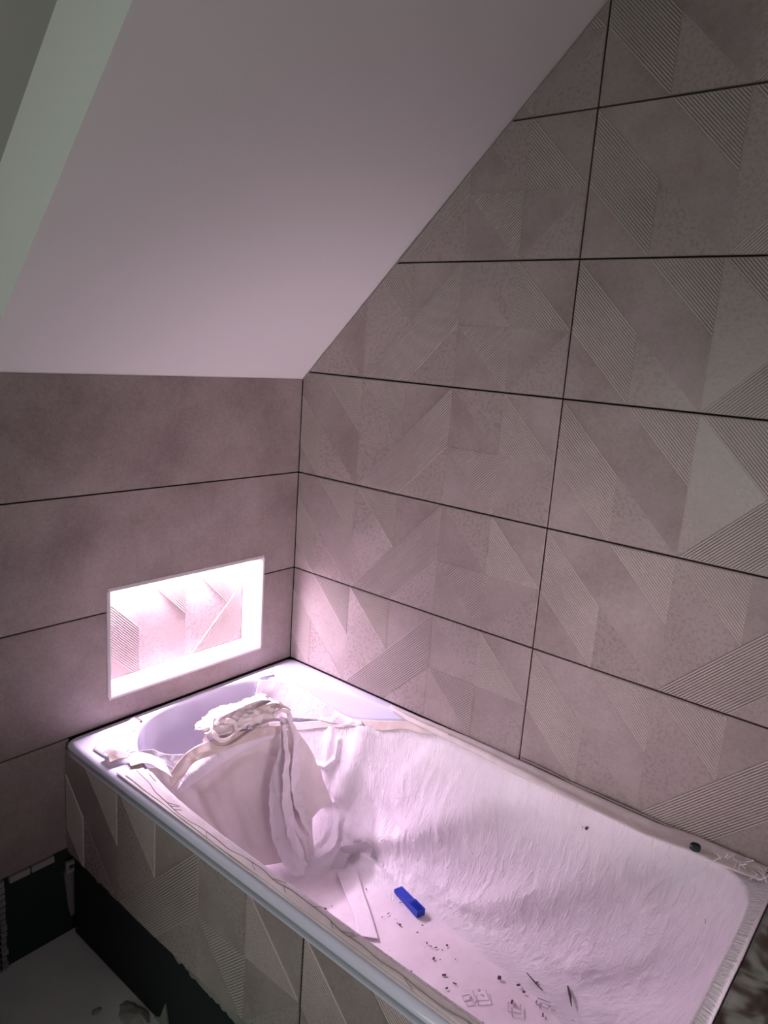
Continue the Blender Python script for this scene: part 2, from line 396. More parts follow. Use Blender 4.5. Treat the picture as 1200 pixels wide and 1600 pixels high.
# ---- the niche lining
nb = lambda u, v, h: (u, ND-h, v)
t_ = patterned_tile(wall_left, NX0-.055, NZ1-1.0+.004, [(-1, 0, -NX0), (1, 0, NX1), (0, -1, -NZ0), (0, 1, NZ1)], nb)
mb = MB(); mb.box(NX0-.02, -.004, NZ0-.03, NX1+.02, ND, NZ0); mb.build('niche_sill', M_NICHE, wall_left)
mb = MB(); mb.box(NX0-.02, -.004, NZ1, NX1+.02, ND, NZ1+.03); mb.build('niche_head', M_NICHE, wall_left)
for x in (NX0-.03, NX1):
    mb = MB(); mb.box(x, -.004, NZ0, x+.03, ND, NZ1); mb.build('niche_side', M_NICHE, wall_left)
mb = MB()
for a in ((NX0-.006, NZ0-.012, NX1+.012, NZ0), (NX0-.006, NZ1, NX1+.012, NZ1+.008), (NX0-.008, NZ0, NX0, NZ1), (NX1, NZ0, NX1+.012, NZ1)):
    mb.box(a[0], -.009, a[1], a[2], .01, a[3])
mb.build('edge_trim', M_TRIM, wall_left)
led = empty('led_strip', (-1.25, .25, NZ1-.03), 'pink white light strip glowing under the top of the niche', 'light strip')
mb = MB(); mb.box(-2.03, .225, NZ1-.010, -.48, .232, NZ1-.001); mb.box(-2.03, .268, NZ1-.010, -.48, .275, NZ1-.001); mb.box(-2.03, .225, NZ1-.003, -.48, .275, NZ1-.0005); mb.build('aluminium_channel', M_GREYMETAL, led)
mb = MB(); mb.box(-2.02, .234, NZ1-.008, -.49, .266, NZ1-.004); mb.build('light_diffuser', M_LED, led)
# ---- under the left tiles: green board, tile edge strips
mb = MB(); mb.box(-3.02, .032, FL, -2.45, .06, -4.0); gb = mb.build('green_wall_board', M_GREEN, wall_left)
mb = MB(); mb.box(-5.0, -1.5, FL, -3.95, .05, -2.4); struct(mb.build('wall_shade_added', M_WALLP))  # unseen half wall added to block daylight from the lower left corner
mb = MB()
for i in range(14):
    z = FL+.02+i*.058; w = .012+.016*random.Random(i).random(); mb.box(-3.06, .0, z, -3.02+w, .034, z+.04+.012*random.Random(i+40).random())
mb.box(-3.30, .0, FL, -3.045, .05, -4.02)
mb.build('torn_board_edge', M_ADH, wall_left)
for x0, x1 in ((-2.96, -2.80), (-2.785, -2.60)):
    mb = MB(); mb.box(x0, -.004, -4.075, x1, .03, -4.022); mb.build('tile_support_strip', M_GREYMETAL, wall_left)

# ------------------------------------------------------------------ bathtub
RC = (-1.215, -2.385); RA = (1.125, 2.31); N1 = 3.4; FC = (-1.22, -2.45); FA = (.70, 1.75); N2 = 2.6; DEP = 1.35; RZ = -3.0
TX0, TX1, TY0, TY1 = -2.5, -.008, -4.75, -.012
def NR(th): return np.where(np.sin(th) < 0, 8.0, N1)
def se(th, c, a, n):
    co, si = np.cos(th), np.sin(th); r = (np.abs(co)**n+np.abs(si)**n)**(-1/n)
    return c[0]+a[0]*co*r, c[1]+a[1]*si*r
def bowl(th, t):
    tw = np.clip(t, 0, 1); ph = tw*np.pi/2; g = 1-np.cos(ph)**.85; d = np.sin(ph)**.9; g = .75*g+.25*tw
    x0, y0 = se(th, RC, RA, NR(th)); x1, y1 = se(th, FC, FA, N2)
    x = x0+(x1-x0)*g; y = y0+(y1-y0)*g; z = RZ-DEP*d; tf = np.clip(t-1, 0, 1)
    return x+(FC[0]-x)*tf, y+(FC[1]-y)*tf, z-.03*tf+0*x
def rect(th, ins):
    X0, X1, Y0_, Y1_ = TX0+ins, TX1-.2*ins, TY0+ins, TY1-.45*ins
    hx, hy = (X1-X0)/2, (Y1_-Y0_)/2; cx, cy = (X0+X1)/2, (Y0_+Y1_)/2
    x0, y0 = se(th, RC, RA, NR(th)); dx, dy = x0-cx, y0-cy; n = 60
    k = (np.abs(dx/hx)**n+np.abs(dy/hy)**n)**(-1/n)
    return cx+dx*k, cy+dy*k
NT = 720; TH = np.linspace(-np.pi, np.pi, NT+1)
rings = []
for k in (.0, .05, .12, .3, .5, .75, 1.0): x, y = rect(TH, 0); 
for z in (-3.10, -3.05): x, y = rect(TH, 0); rings.append((x, y, z+0*x))
for a in np.linspace(0, np.pi/2, 8): x, y = rect(TH, .05*(1-math.cos(a))); rings.append((x, y, -3.05+.05*math.sin(a)+0*x))
xo, yo = rect(TH, .05); xi, yi = bowl(TH, 0)[:2]
rings[-1] = (xo, yo, RZ+0*xo)
for k in (.35, .7):
    rings.append((xo+(xi-xo)*k, yo+(yi-yo)*k, RZ+0*xo))
rr = .018
for a in np.linspace(0, np.pi/2, 5)[:-1]:
    d = np.hypot(xi-xo, yi-yo)+1e-6; ux, uy = (xi-xo)/d, (yi-yo)/d
    rings.append((xi-ux*rr*(1-math.sin(a)), yi-uy*rr*(1-math.sin(a)), RZ-rr*(1-math.cos(a))+0*xi))
for tt in list(np.linspace(.012, 1, 46))+[1.05, 1.15, 1.35, 1.6, 1.85, 2.0]:
    rings.append(bowl(TH, tt))
Gt = np.array([np.stack(r, -1) for r in rings])
tub = empty('bathtub', (-1.25, -2.38, FL), 'white acrylic bathtub set in the corner, its inside lined with fleece', 'bathtub')
gridmesh('tub_shell', Gt, M_ACRYL, tub, flip=True)
mb = MB()
for x, y in ((-2.2, -.5), (-.4, -.5), (-2.2, -4.2), (-.4, -4.2)): mb.box(x-.12, y-.12, FL, x+.12, y+.12, -3.12)
# tiled front panel
panel = empty('bath_panel', (-2.47, -2.4, -4.05), 'beige patterned tile panel closing the front of the bathtub', 'bath panel')
fr_pan = lambda u, v, h: (-2.487-h, -u, v)
for off in (-.22, 2.78):
    patterned_tile(panel, off, -4.07, [(0, 1, -3.088), (-1, 0, -.004), (1, 0, 4.74), (-.033, -1, 4.028)], fr_pan, gt=0, gb=0)
rnd = random.Random(3)
# jagged adhesive below the tiles
pts = []; y = .02
while y < 4.6:
    base = -4.045 if y < 1.25 else -4.045-.10*min(1, (y-1.25)/.9)
    pts.append((y, base+(-.035*rnd.random() if (y > .35) else 0))); y += .012+.035*rnd.random()
vs = []; fs = []
for i, (u, v) in enumerate(pts): vs += [fr_pan(u, -3.9, -.028), fr_pan(u, v, -.028), fr_pan(u, -3.9, -.006), fr_pan(u, v, -.008)]
for i in range(len(pts)-1):
    a = 4*i; c = a+4; fs += [(a, c, c+1, a+1), (a+2, a+3, c+3, c+2), (a+1, c+1, c+3, a+3)]
mesh('adhesive_edge', vs, fs, M_ADH, panel)
mb = MB(); mb.box(-2.44, -4.7, FL, -2.40, -.02, -3.2); board = mb.build('black_support_board', M_BLACK)
tag(board, 'black coated board under the bathtub, behind the bottom of the tile panel', 'board')

# ------------------------------------------------------------------ fleece lining
NT2, NV2 = 1400, 400
th2 = np.linspace(-np.pi, np.pi, NT2+1); tv = np.linspace(-.22, 2.0, NV2); TH2, TV = np.meshgrid(th2, tv)
X, Y, Z = bowl(TH2, TV)
cx, cy = se(TH2, RC, RA, NR(TH2)); out = np.clip(-TV, 0, 1)*2.0
nx, ny = cx-RC[0], (cy-RC[1])*.55; l = np.hypot(nx, ny); nx, ny = nx/l, ny/l
X = X+nx*out; Y = Y+ny*out
foot = np.clip((-Y-4.74)/.01, 0, 1); over = np.maximum(0, -Y-4.755); Z = np.where(Y < -4.755, Z-over, Z); Y = np.maximum(Y, -4.765)
X = np.clip(X, -2.47, -.015)
Gf = np.stack([X, Y, Z], -1); Gs = Gf.copy()
n = normals(Gf, True)
cen = np.array([-1.25, -2.4, -2.0]); s = np.sign(((cen-Gf)*n).sum(-1, keepdims=True)); n = n*s
n = np.where(TV[..., None] < .0, np.array([0, 0, 1.0]), n)
# arc length coordinates
mx, my = se(th2, ((RC[0]+FC[0])/2, (RC[1]+FC[1])/2), ((RA[0]+FA[0])/2, (RA[1]+FA[1])/2), 3)
su = np.concatenate([[0], np.cumsum(np.hypot(np.diff(mx), np.diff(my)))]); SU = np.broadcast_to(su, TH2.shape); SV = TV*1.75
DEG = np.degrees(TH2)
def thu(d): return np.interp(math.radians(d), th2, su)
def foldline(pts, w, amp, sharp=1.0):
    P = [(thu(a), t_*1.75) for a, t_ in pts]; best = np.full(TH2.shape, 1e9)
    for (a, b_), (c, d) in zip(P[:-1], P[1:]):
        ex, ey = c-a, d-b_; L2 = ex*ex+ey*ey; k = np.clip(((SU-a)*ex+(SV-b_)*ey)/L2, 0, 1)
        best = np.minimum(best, np.hypot(SU-a-k*ex, SV-b_-k*ey))
    return amp*np.exp(-(best/w)**(2*sharp))
wall = np.clip((TV-.02)/.12, 0, 1)*np.clip((1.15-TV)/.25, 0, 1)
disp = .035*fbm(SU*1.5, SV*1.2, 0, 1, 3)*wall
wr = 1-2*np.abs(vnoise(SU*9+1.3*fbm(SU*2, SV*2, 0, 5, 2), SV*2.0, 0, 3)); disp += .005*wr*wall
wm = .5+.5*np.clip(1.5*fbm(SU*1.3, SV*1.3, 0, 15, 2)+.6, 0, 1)
wr = 1-2*np.abs(vnoise(SU*16+1.6*fbm(SU*3, SV*3, 0, 8, 2), SV*4.0, 0, 6)); disp += .0075*wr*wm*wall
wr = 1-2*np.abs(vnoise(SU*29+2*fbm(SU*5, SV*5, 0, 9, 2), SV*8.5, 0, 16)); disp += .0045*wr*wm*wall
disp += foldline([(-12, .03), (-5, .16), (1, .28), (11, .49), (20, .64), (27, .74)], .17, .08)*wall
disp += foldline([(13, .02), (17, .14), (21, .26), (21, .42), (17, .52)], .075, -.075)
disp += foldline([(27, .05), (28, .18), (30, .32), (33, .5)], .10, .06)
disp += foldline([(36, .1), (37, .3), (38, .55)], .05, .035)
disp += foldline([(46, .38), (41, .37), (37, .36), (34.5, .30), (34, .2)], .018, .035)
disp += foldline([(42, .58), (38, .55), (35, .56)], .03, .025)
disp += foldline([(-34, .1), (-24, .35), (-14, .6), (-6, .8)], .16, .05)*wall
disp += foldline([(-48, .1), (-40, .4), (-33, .7)], .14, .05)*wall
disp += foldline([(-60, .15), (-52, .5), (-44, .85)], .12, .04)*wall
disp += foldline([(30, .88), (24, .92), (20, .99)], .12, .05)
disp += .012+.012*np.clip(.02-TV, 0, .02)/.02
disp = (.012*np.log1p(np.exp((disp+.006)/.012))+.006)*(.25+.75*np.clip((TV-.01)/.10, 0, 1))
Gf = Gf+n*disp[..., None]
te = np.interp(DEG, [-180, -125, -115, -44, -36, -30, -10, 7, 17, 25, 33, 39, 46, 62, 64, 135, 145, 180], [-.02, -.03, -.13, -.13, .01, .01, .01, .01, .03, .08, .12, .165, .20, .22, .42, .42, -.02, -.02])
te = te+.006*vnoise(SU*6, 0*SU, 0, 4)
uv = np.stack([SU*.3*3.2, SV*.3*3.2], -1)
fl = gridmesh('fleece_lining', Gf, M_FLEECE, keep=TV > te, uv=uv, flip=True)
tag(fl, 'white crinkled protective fleece draped over the inside walls of the bathtub', 'protective fleece')

def bowl_pt(thd, t_, lift=.03):
    x, y, z = bowl(np.radians(thd), t_); c = np.array([-1.25, -2.4, -2.0]); p_ = np.array([float(x), float(y), float(z)])
    d = c-p_; d[1] *= .6; return p_+d/np.linalg.norm(d)*lift
# smooth paper sheet on the tub floor
A = np.array([[(-.98, -1.50), (-.55, -1.55), (-.50, -2.05), (-.585, -2.7), (-.60, -3.3), (-.62, -3.8), (-.95, -4.1)],
              [(-1.25, -1.35), (-1.1, -1.8), (-1.05, -2.3), (-1.05, -2.8), (-1.05, -3.3), (-1.05, -3.8), (-1.2, -4.15)],
              [(-1.65, -1.5), (-1.8, -1.8), (-1.86, -2.3), (-1.86, -2.8), (-1.84, -3.3), (-1.78, -3.7), (-1.5, -4.1)]])
A3 = np.concatenate([A, np.full(A.shape[:2]+(1,), -4.335)], -1)
Gp = gridsurf(A3, 160, 80)
edge = .02*vnoise(Gp[..., 1]*3, 0*Gp[..., 1], 0, 12); Gp[..., 0] += edge
Gp[..., 2] = -4.328+.010*fbm(Gp[..., 0]*4, Gp[..., 1]*4, 0, 9, 4)
fp = gridmesh('floor_paper', Gp, M_SMOOTH, solid=.0006)
tag(fp, 'smooth pale paper sheet covering the bottom of the bathtub under the blue wedge', 'paper sheet')

# ------------------------------------------------------------------ hanging masking paper and wrapped bundle at the head end
def patch(name, ctrl, nu, nv, mat, amp=.01, fr=6, seed=0, crease=0.0, parent=None, keep=None, fold=None, solid=.0006):
    Gx = gridsurf(np.array(ctrl), nu, nv); nn = normals(Gx)
    if nn[..., 1].mean() > 0: nn = -nn
    x, y, z = Gx[..., 0], Gx[..., 1], Gx[..., 2]
    d = amp*fbm(x*fr, y*fr+z*fr*.6, 0, seed, 3)
    if crease: d = d+crease*(1-2*np.abs(fbm(x*fr*.9+3, z*fr*.7, y*fr*.4, seed+20, 2)))
    if fold is not None:
        a, b_ = np.meshgrid(np.linspace(0, 1, nu), np.linspace(0, 1, nv)); d = d+fold(a, b_)
    Gx = Gx+nn*d[..., None]
    return gridmesh(name, Gx, mat, parent, solid=solid)
DRAPE = [
  [(-2.244,-0.533,-3.139),(-1.997,-0.558,-3.209),(-1.755,-0.615,-3.335),(-1.487,-0.610,-3.323),(-1.154,-0.592,-3.288),(-0.801,-0.603,-3.309),(-0.594,-0.631,-3.369)],
  [(-2.247,-0.584,-3.267),(-2.004,-0.615,-3.333),(-1.756,-0.709,-3.460),(-1.460,-0.716,-3.529),(-1.209,-0.757,-3.494),(-0.852,-0.747,-3.586),(-0.556,-0.787,-3.659)],
  [(-2.241,-0.664,-3.431),(-1.992,-0.707,-3.512),(-1.740,-0.779,-3.645),(-1.508,-0.829,-3.732),(-1.246,-0.859,-3.781),(-0.913,-0.902,-3.885),(-0.588,-0.973,-3.969)],
  [(-2.201,-0.782,-3.650),(-1.968,-0.835,-3.742),(-1.723,-0.894,-3.839),(-1.511,-0.944,-3.923),(-1.283,-1.000,-4.011),(-0.999,-1.071,-4.121),(-0.712,-1.142,-4.232)],
  [(-2.114,-0.961,-3.949),(-1.924,-0.997,-4.007),(-1.727,-1.035,-4.067),(-1.492,-1.084,-4.140),(-1.277,-1.130,-4.214),(-1.012,-1.179,-4.288),(-0.784,-1.224,-4.334)]]
DRAPE = [[(max(x, -2.2 if k else -2.26), y, z) for x, y, z in r] for k, r in enumerate(DRAPE)]
def dfold(a, b_):
    f = .035*np.exp(-((a-.30-.12*b_)/.035)**2)*np.clip(b_*4, 0, 1)-.03*np.exp(-((a-.36-.14*b_)/.03)**2)*np.clip(b_*4, 0, 1)
    f += .03*np.exp(-((a-.50-.10*b_)/.04)**2)*np.clip(1-b_, 0, 1)+.03*np.exp(-((a-.15-.10*b_)/.06)**2)
    f -= .03*np.exp(-((b_-.22-.1*np.sin(a*7))/.05)**2)*(a > .35)
    return f
dr = patch('masking_paper_drape', DRAPE, 150, 110, M_PAPER, .022, 3.4, 3, .014, fold=dfold)
tag(dr, 'thin pinkish masking paper hanging from the head end down into the bathtub', 'masking paper')
ROLL = np.array([(-1.90,-0.66,-3.42),(-1.773,-0.657,-3.345),(-1.544,-0.639,-3.300),(-1.288,-0.621,-3.256),(-1.033,-0.625,-3.265),(-0.80,-0.636,-3.292)])
rl = catmull(ROLL, 60); a = np.linspace(-.4, 1.25*math.pi, 26)
rad = np.interp(np.linspace(0, 1, 60), [0, .2, .6, 1], [.03, .075, .095, .06])
Gr = np.array([[(p_[0]+.01*math.sin(5*q), p_[1]-r_*math.sin(q)*.9, p_[2]-.02+r_*math.cos(q)) for q in a] for p_, r_ in zip(rl, rad)])
Gr += .012*fbm(Gr[..., 0]*7, Gr[..., 2]*9, Gr[..., 1]*7, 5, 3)[..., None]*np.array([0, -1, .7])
ro = gridmesh('rolled_fleece_edge', Gr, M_FLEECE, uv=np.stack([Gr[..., 0], Gr[..., 2]], -1), solid=.001)
tag(ro, 'soft white rolled fleece edge below the crumpled paper bundle', 'fleece roll')
# crumpled bundle : an overlapping wad of several creased flaps
bun = empty('crumpled_paper_bundle', (-1.1, -.58, -3.2), 'crumpled ball of pinkish masking paper with loose folds at the head of the bathtub', 'crumpled paper')
def wad(name, c, r, seed, mat, amp=.22, nu=120, nv=70, arc=(0, 1)):
    a = np.linspace(0, 2*np.pi, nu+1); e = np.linspace(-np.pi/2, np.pi/2, nv); Aa, E = np.meshgrid(a, e)
    dx, dy, dz = np.cos(E)*np.cos(Aa), np.cos(E)*np.sin(Aa), np.sin(E)
    d = 1+amp*(1-2.4*np.abs(fbm(dx*1.6+seed, dy*1.6, dz*1.6+seed, seed, 2)))+amp*.5*(1-2.4*np.abs(fbm(dx*3.7, dy*3.7+seed, dz*3.7, seed+9, 2)))
    Gw = np.stack([c[0]+r[0]*dx*d, c[1]+r[1]*dy*d, c[2]+r[2]*dz*d], -1)
    return gridmesh(name, Gw, mat, bun)
wad('paper_wad', (-1.20, -.52, -3.085), (.27, .14, .085), 3, M_PAPER, .30)
wad('paper_wad', (-.92, -.53, -3.10), (.17, .12, .10), 8, M_PAPER, .34)
# swirl of rolled paper at the left end of the bundle and folds along it
def ribbon(name, pts, wv, mat, parent=None, w2=None, n=80, seed=0, twist=0.0, amp=.01, m=12):
    P = catmull(np.array(pts), n); T = np.gradient(P, axis=0); T /= np.linalg.norm(T, axis=1, keepdims=True)
    wv = np.array(wv, float); wv = wv/np.linalg.norm(wv); rows = []
    ww = np.interp(np.linspace(0, 1, n), np.linspace(0, 1, len(w2)), w2) if w2 is not None else np.full(n, .05)
    for i in range(n):
        s_ = np.cross(T[i], np.cross(wv, T[i])); s_ /= np.linalg.norm(s_); q = np.cross(T[i], s_); an = twist*i/n
        s2 = s_*math.cos(an)+q*math.sin(an); q2 = np.cross(T[i], s2)
        rows.append([P[i]+s2*ww[i]*(k-.5)+q2*ww[i]*.25*(4*(k-.5)**2) for k in np.linspace(0, 1, m)])
    Gq = np.array(rows); Gq += amp*fbm(Gq[..., 0]*12, Gq[..., 1]*12, Gq[..., 2]*12, seed, 3)[..., None]*np.array([.4, -1, .6])
    return gridmesh(name, Gq, mat, parent, solid=.0006)
ribbon('paper_fold', [(-1.50,-.55,-3.08),(-1.52,-.62,-3.15),(-1.40,-.67,-3.21),(-1.2,-.68,-3.18),(-1.0,-.68,-3.14),(-.82,-.68,-3.15)], (0, -.4, 1), M_PAPER, bun, [.05,.09,.10,.09,.08,.07], seed=2, twist=.6, amp=.02)
ribbon('paper_fold', [(-1.43,-.57,-2.98),(-1.49,-.64,-3.05),(-1.43,-.69,-3.12),(-1.33,-.70,-3.10),(-1.30,-.68,-3.02),(-1.37,-.66,-2.98)], (0, -.3, 1), M_PAPER, bun, [.05,.06,.06,.05,.05,.04], seed=4, twist=.5, amp=.02)
ribbon('paper_fold', [(-1.42,-.56,-2.96),(-1.2,-.58,-2.93),(-1.0,-.58,-2.94),(-.86,-.60,-2.99)], (0, -1, .4), M_PALE, bun, [.08,.12,.14,.10], seed=6, twist=-.5, amp=.03)
ribbon('tan_paper_fold', [(-1.02,-.62,-3.01),(-.90,-.64,-2.985),(-.80,-.65,-3.00),(-.70,-.64,-3.07)], (0, -.6, 1), M_TAN, bun, [.05,.10,.11,.06], seed=7, twist=.9, amp=.03)
ribbon('tan_paper_fold', [(-.86,-.62,-2.97),(-.76,-.64,-3.02),(-.66,-.64,-3.10),(-.60,-.64,-3.17)], (0, -1, .2), M_TAN, bun, [.03,.09,.10,.05], seed=8, twist=-.6, amp=.03)
tn = patch('tan_tape_strip', [[(-1.96,-.63,-3.30),(-1.80,-.60,-3.20),(-1.69,-.61,-3.14),(-1.517,-.62,-3.128),(-1.243,-.64,-3.150),(-.963,-.65,-3.20),(-.72,-.67,-3.268)],
     [(-1.97,-.68,-3.38),(-1.82,-.68,-3.31),(-1.71,-.68,-3.23),(-1.52,-.70,-3.225),(-1.247,-.71,-3.235),(-.961,-.71,-3.27),(-.70,-.70,-3.331)]], 90, 12, M_TAN, .02, 6, 11, .006)
tag(tn, 'tan masking tape strip running under the crumpled paper bundle', 'tape')
# twisted ribbons of paper hanging from the bundle
RIB = [([(-.80,-.74,-3.12),(-.83,-.80,-3.28),(-.93,-.86,-3.50),(-1.07,-.98,-3.72),(-1.12,-1.12,-3.98),(-1.07,-1.26,-4.22),(-.99,-1.33,-4.31)], [.06,.09,.16,.22,.25,.24,.10], 1),
       ([(-.76,-.78,-3.10),(-.74,-.86,-3.30),(-.80,-.92,-3.52),(-.88,-1.02,-3.74),(-.88,-1.12,-3.93),(-.84,-1.22,-4.10)], [.05,.10,.15,.17,.17,.09], 5),
       ([(-.82,-.80,-3.16),(-.87,-.90,-3.38),(-.96,-1.0,-3.6),(-1.02,-1.12,-3.86),(-.99,-1.22,-4.08),(-.95,-1.32,-4.30)], [.05,.06,.08,.10,.13,.06], 9)]
rib = empty('twisted_paper_ribbon', (-1.0, -1.3, -4.33), 'twisted translucent paper ribbon hanging from the bundle to the tub bottom', 'paper ribbon')
for i, (P, w_, sd) in enumerate(RIB):
    ribbon('ribbon_strand', P, (1, .25, 0), M_PALE, rib, w_, 120, sd, twist=(.3, -.35, .9)[i], amp=.022, m=26)
kn = MB(); tube(kn, catmull([(-.86,-.70,-3.10),(-.80,-.74,-3.05),(-.73,-.76,-3.09),(-.72,-.78,-3.17),(-.78,-.79,-3.20)], 24), .020, 8); kn.build('ribbon_knot', M_PAPER, rib, True)
FLAP2 = [[(-.72,-.66,-3.16),(-.657,-.739,-3.385),(-.726,-.873,-3.634),(-.788,-1.015,-3.875),(-.787,-1.127,-4.054)],
         [(-.641,-.668,-3.232),(-.535,-.774,-3.452),(-.546,-.908,-3.695),(-.582,-1.028,-3.897),(-.586,-1.10,-4.010)],
         [(-.590,-.708,-3.322),(-.478,-.828,-3.553),(-.438,-.962,-3.786),(-.421,-1.081,-3.980),(-.439,-1.121,-4.042)]]
f2 = patch('tan_paper_flap', FLAP2, 60, 40, M_PAPER, .03, 5, 14, .012)
tag(f2, 'loose pointed paper flap hanging to the right of the twisted ribbon', 'paper flap')
# fleece flap stuck to the head wall and glossy film pieces
def bowl_patch(name, edge_top, edge_bot, nu, nv, lift, mat, seed, amp=.008, cre=.004, solid=.0006):
    A_ = [[bowl_pt(a_, b_, lift) for a_, b_ in edge_top], [bowl_pt((a_+c)/2, (b_+d)/2, lift*1.2) for (a_, b_), (c, d) in zip(edge_top, edge_bot)], [bowl_pt(c, d, lift) for c, d in edge_bot]]
    return patch(name, A_, nu, nv, mat, amp, 7, seed, cre, solid=solid)
ff = bowl_patch('fleece_flap', [(60, .005), (52, .012), (45, .03), (38, .075)], [(64, .20), (55, .19), (48, .17), (39, .15)], 80, 50, .03, M_FLEECE, 21)
tag(ff, 'grey translucent fleece flap stuck to the tub wall right of the bundle', 'fleece flap')
gf = bowl_patch('glossy_film_scrap', [(38.5, .07), (34, .095), (29, .10)], [(40, .155), (35, .145), (28, .11)], 70, 40, .05, M_FILM, 23, .02, .02)
tag(gf, 'small crinkled glossy clear film scrap at the right end of the fleece flap', 'plastic film')
FILM = [[(-2.32,-0.521,-2.975),(-2.151,-0.521,-3.02),(-2.003,-0.521,-3.062),(-1.880,-0.538,-3.146),(-1.718,-0.560,-3.202),(-1.61,-0.574,-3.22)],
        [(-2.30,-0.56,-2.97),(-2.16,-0.55,-3.06),(-1.992,-0.570,-3.15),(-1.862,-0.596,-3.262),(-1.727,-0.641,-3.345),(-1.63,-0.616,-3.30)]]
gf2 = patch('glossy_film_strip', FILM, 90, 24, M_FILM, .03, 6, 31, .015)
tag(gf2, 'glossy crumpled clear film strip at the front left corner of the tub', 'plastic film')
# edge tape following the fleece border on the far side
edge_t = lambda d: float(np.interp(d, [-46, -30, -10, 7, 17, 25, 33, 39, 46, 62], [-.0, -.0, .0, .005, .03, .08, .12, .165, .20, .22]))
ds = np.linspace(56, 6, 140)
top = [bowl_pt(d, edge_t(d)-.012, .045) for d in ds]; bot = [bowl_pt(d, edge_t(d)+.006+.022*min(1, (d-5)/16)+.003*math.sin(d*.6), .05) for d in ds]
Ge = np.array([[a_*(1-k)+b_*k for a_, b_ in zip(top, bot)] for k in np.linspace(0, 1, 10)])
Ge += .010*fbm(Ge[..., 0]*9, Ge[..., 1]*9, Ge[..., 2]*9, 3, 3)[..., None]*np.array([-.7, 0, .7])
tp = gridmesh('edge_tape', Ge, M_TAN, solid=.0006); tag(tp, 'tan masking tape along the top edge of the fleece at the head end', 'tape')
# tape on the far rim against the tiles
ys = np.linspace(1.45, 4.70, 240); rowsA = []
for k in np.linspace(0, 1, 12):
    xo_ = -.02-.05*np.clip((2.3-ys)/.9, 0, 1)
    xin = np.interp(ys, [1.45, 1.7, 2.1, 2.5, 3.1, 3.65, 4.1, 4.5, 4.72], [-.09, -.14, -.15, -.16, -.21, -.24, -.25, -.24, -.20])
    x = xo_+(xin-xo_)*k
    z = -2.982+.004*fbm(x*14, ys*9, 0, 6, 3)+.003*math.sin(k*9)+.034*np.clip((ys-3.95)/.3, 0, 1)-.04*max(0, k-.8)/.2*np.clip((3.6-ys)/.8, 0, 1)
    rowsA.append(np.stack([x, -ys, z], -1))
rt = gridmesh('rim_tape', np.array(rowsA), M_TAPE, solid=.0006); tag(rt, 'dirty beige tape covering the far tub rim along the patterned wall', 'tape')
# crumpled clear film at the far foot corner and along the tile line
mb = MB()
for i in range(16):
    y0 = 4.35+.36*rnd.random(); x0 = -.03-.12*rnd.random()
    tube(mb, [(x0, -y0, -2.945), (x0-.03-.05*rnd.random(), -y0-.05, -2.93+.015*rnd.random()), (x0-.06-.08*rnd.random(), -y0-.10*rnd.random(), -2.94)], .003, 5)
mb.build('tape_crease', M_PALE, rt)['kind'] = 'stuff'
# film edge standing along the wall joint
vs = []; fs = []
yy = np.linspace(2.8, 4.72, 90)
for i, y in enumerate(yy):
    w_ = .028+.018*math.sin(y*4)+.008*vnoise(np.array([y*8]), np.array([0.]))[0]; vs += [(-.006, -y, -2.972), (-.012-w_, -y, -2.960+.006*math.sin(y*9)), ]
for i in range(len(yy)-1): fs.append((2*i, 2*i+2, 2*i+3, 2*i+1))
fe = mesh('clear_film_edge', vs, fs, newmat('dull_film', (.34, .29, .28), .25), None, True)
m_ = fe.modifiers.new('thickness', 'SOLIDIFY'); m_.thickness = .0008
tag(fe, 'narrow greyish film edge standing where the far rim meets the tiles', 'plastic film')

# ------------------------------------------------------------------ tape on the front rim: two overlapping layers
def rim_layer(name, xo_f, xi_f, y0, y1, z0, seed, parent):
    ys = np.linspace(y0, y1, 400); R_ = []
    for k in np.linspace(0, 1, 16):
        xo_, xi_ = xo_f(ys), xi_f(ys); x = xo_+(xi_-xo_)*k
        c_ = np.clip(1-(x+2.5)/.05, 0, .999); surf = np.where(x < -2.45, -3.05+.05*np.sqrt(1-c_**2), -3.0)
        z = surf+(z0+3.0)+.0035*fbm(x*5, ys*3, 0, seed, 3)+.004-.045*max(0, k-.85)/.15
        R_.append(np.stack([x, -ys, z], -1))
    return gridmesh(name, np.array(R_), M_TAPE, parent, solid=.0008)
ft = empty('rim_cover_tape', (-2.42, -2.7, -3.0), 'wide pinkish tape with cracked creases along the front rim of the bathtub', 'tape')
rim_in = lambda y: np.interp(y, [.70, .85, 1.14, 1.5, 2.2, 2.9, 3.8, 4.4, 4.7], [-2.22, -2.26, -2.315, -2.345, -2.352, -2.345, -2.345, -2.33, -2.28])
rim_layer('lower_layer', lambda y: -2.458+0*y, lambda y: rim_in(y)+.006*vnoise(y*6, 0*y, 0, 2), .72, 4.74, -2.992, 1, ft)
rim_layer('upper_layer', lambda y: -2.440+.006*np.sin(y*2.1)+.01*vnoise(y*5, 0*y, 0, 5), lambda y: rim_in(y)+.010*vnoise(y*4, 0*y, 0, 9)-.004, .80, 4.74, -2.988, 2, ft)
mb = MB(); M_CRACK = newmat('crease_dark', (.20, .15, .16), .9)  # dark brownish colour for the thin crease lines
y = .80; pts = []
while y < 4.5:
    mid = (-2.455+rim_in(y))/2; pts.append((mid+.012*math.sin(y*3.1)+.014*vnoise(np.array([y*7.]), np.array([1.]))[0], -y, -2.9815)); y += .05
tube(mb, pts, .0022, 4)
for i in range(14):
    k = rnd.randrange(2, len(pts)-8); p_ = pts[k]; L_ = .04+.06*rnd.random(); sg = rnd.choice((-1, 1))
    tube(mb, [p_, (p_[0]+sg*.02, p_[1]-L_*.5, -2.9815), (p_[0]+sg*.035, p_[1]-L_, -2.979)], .0015, 4)
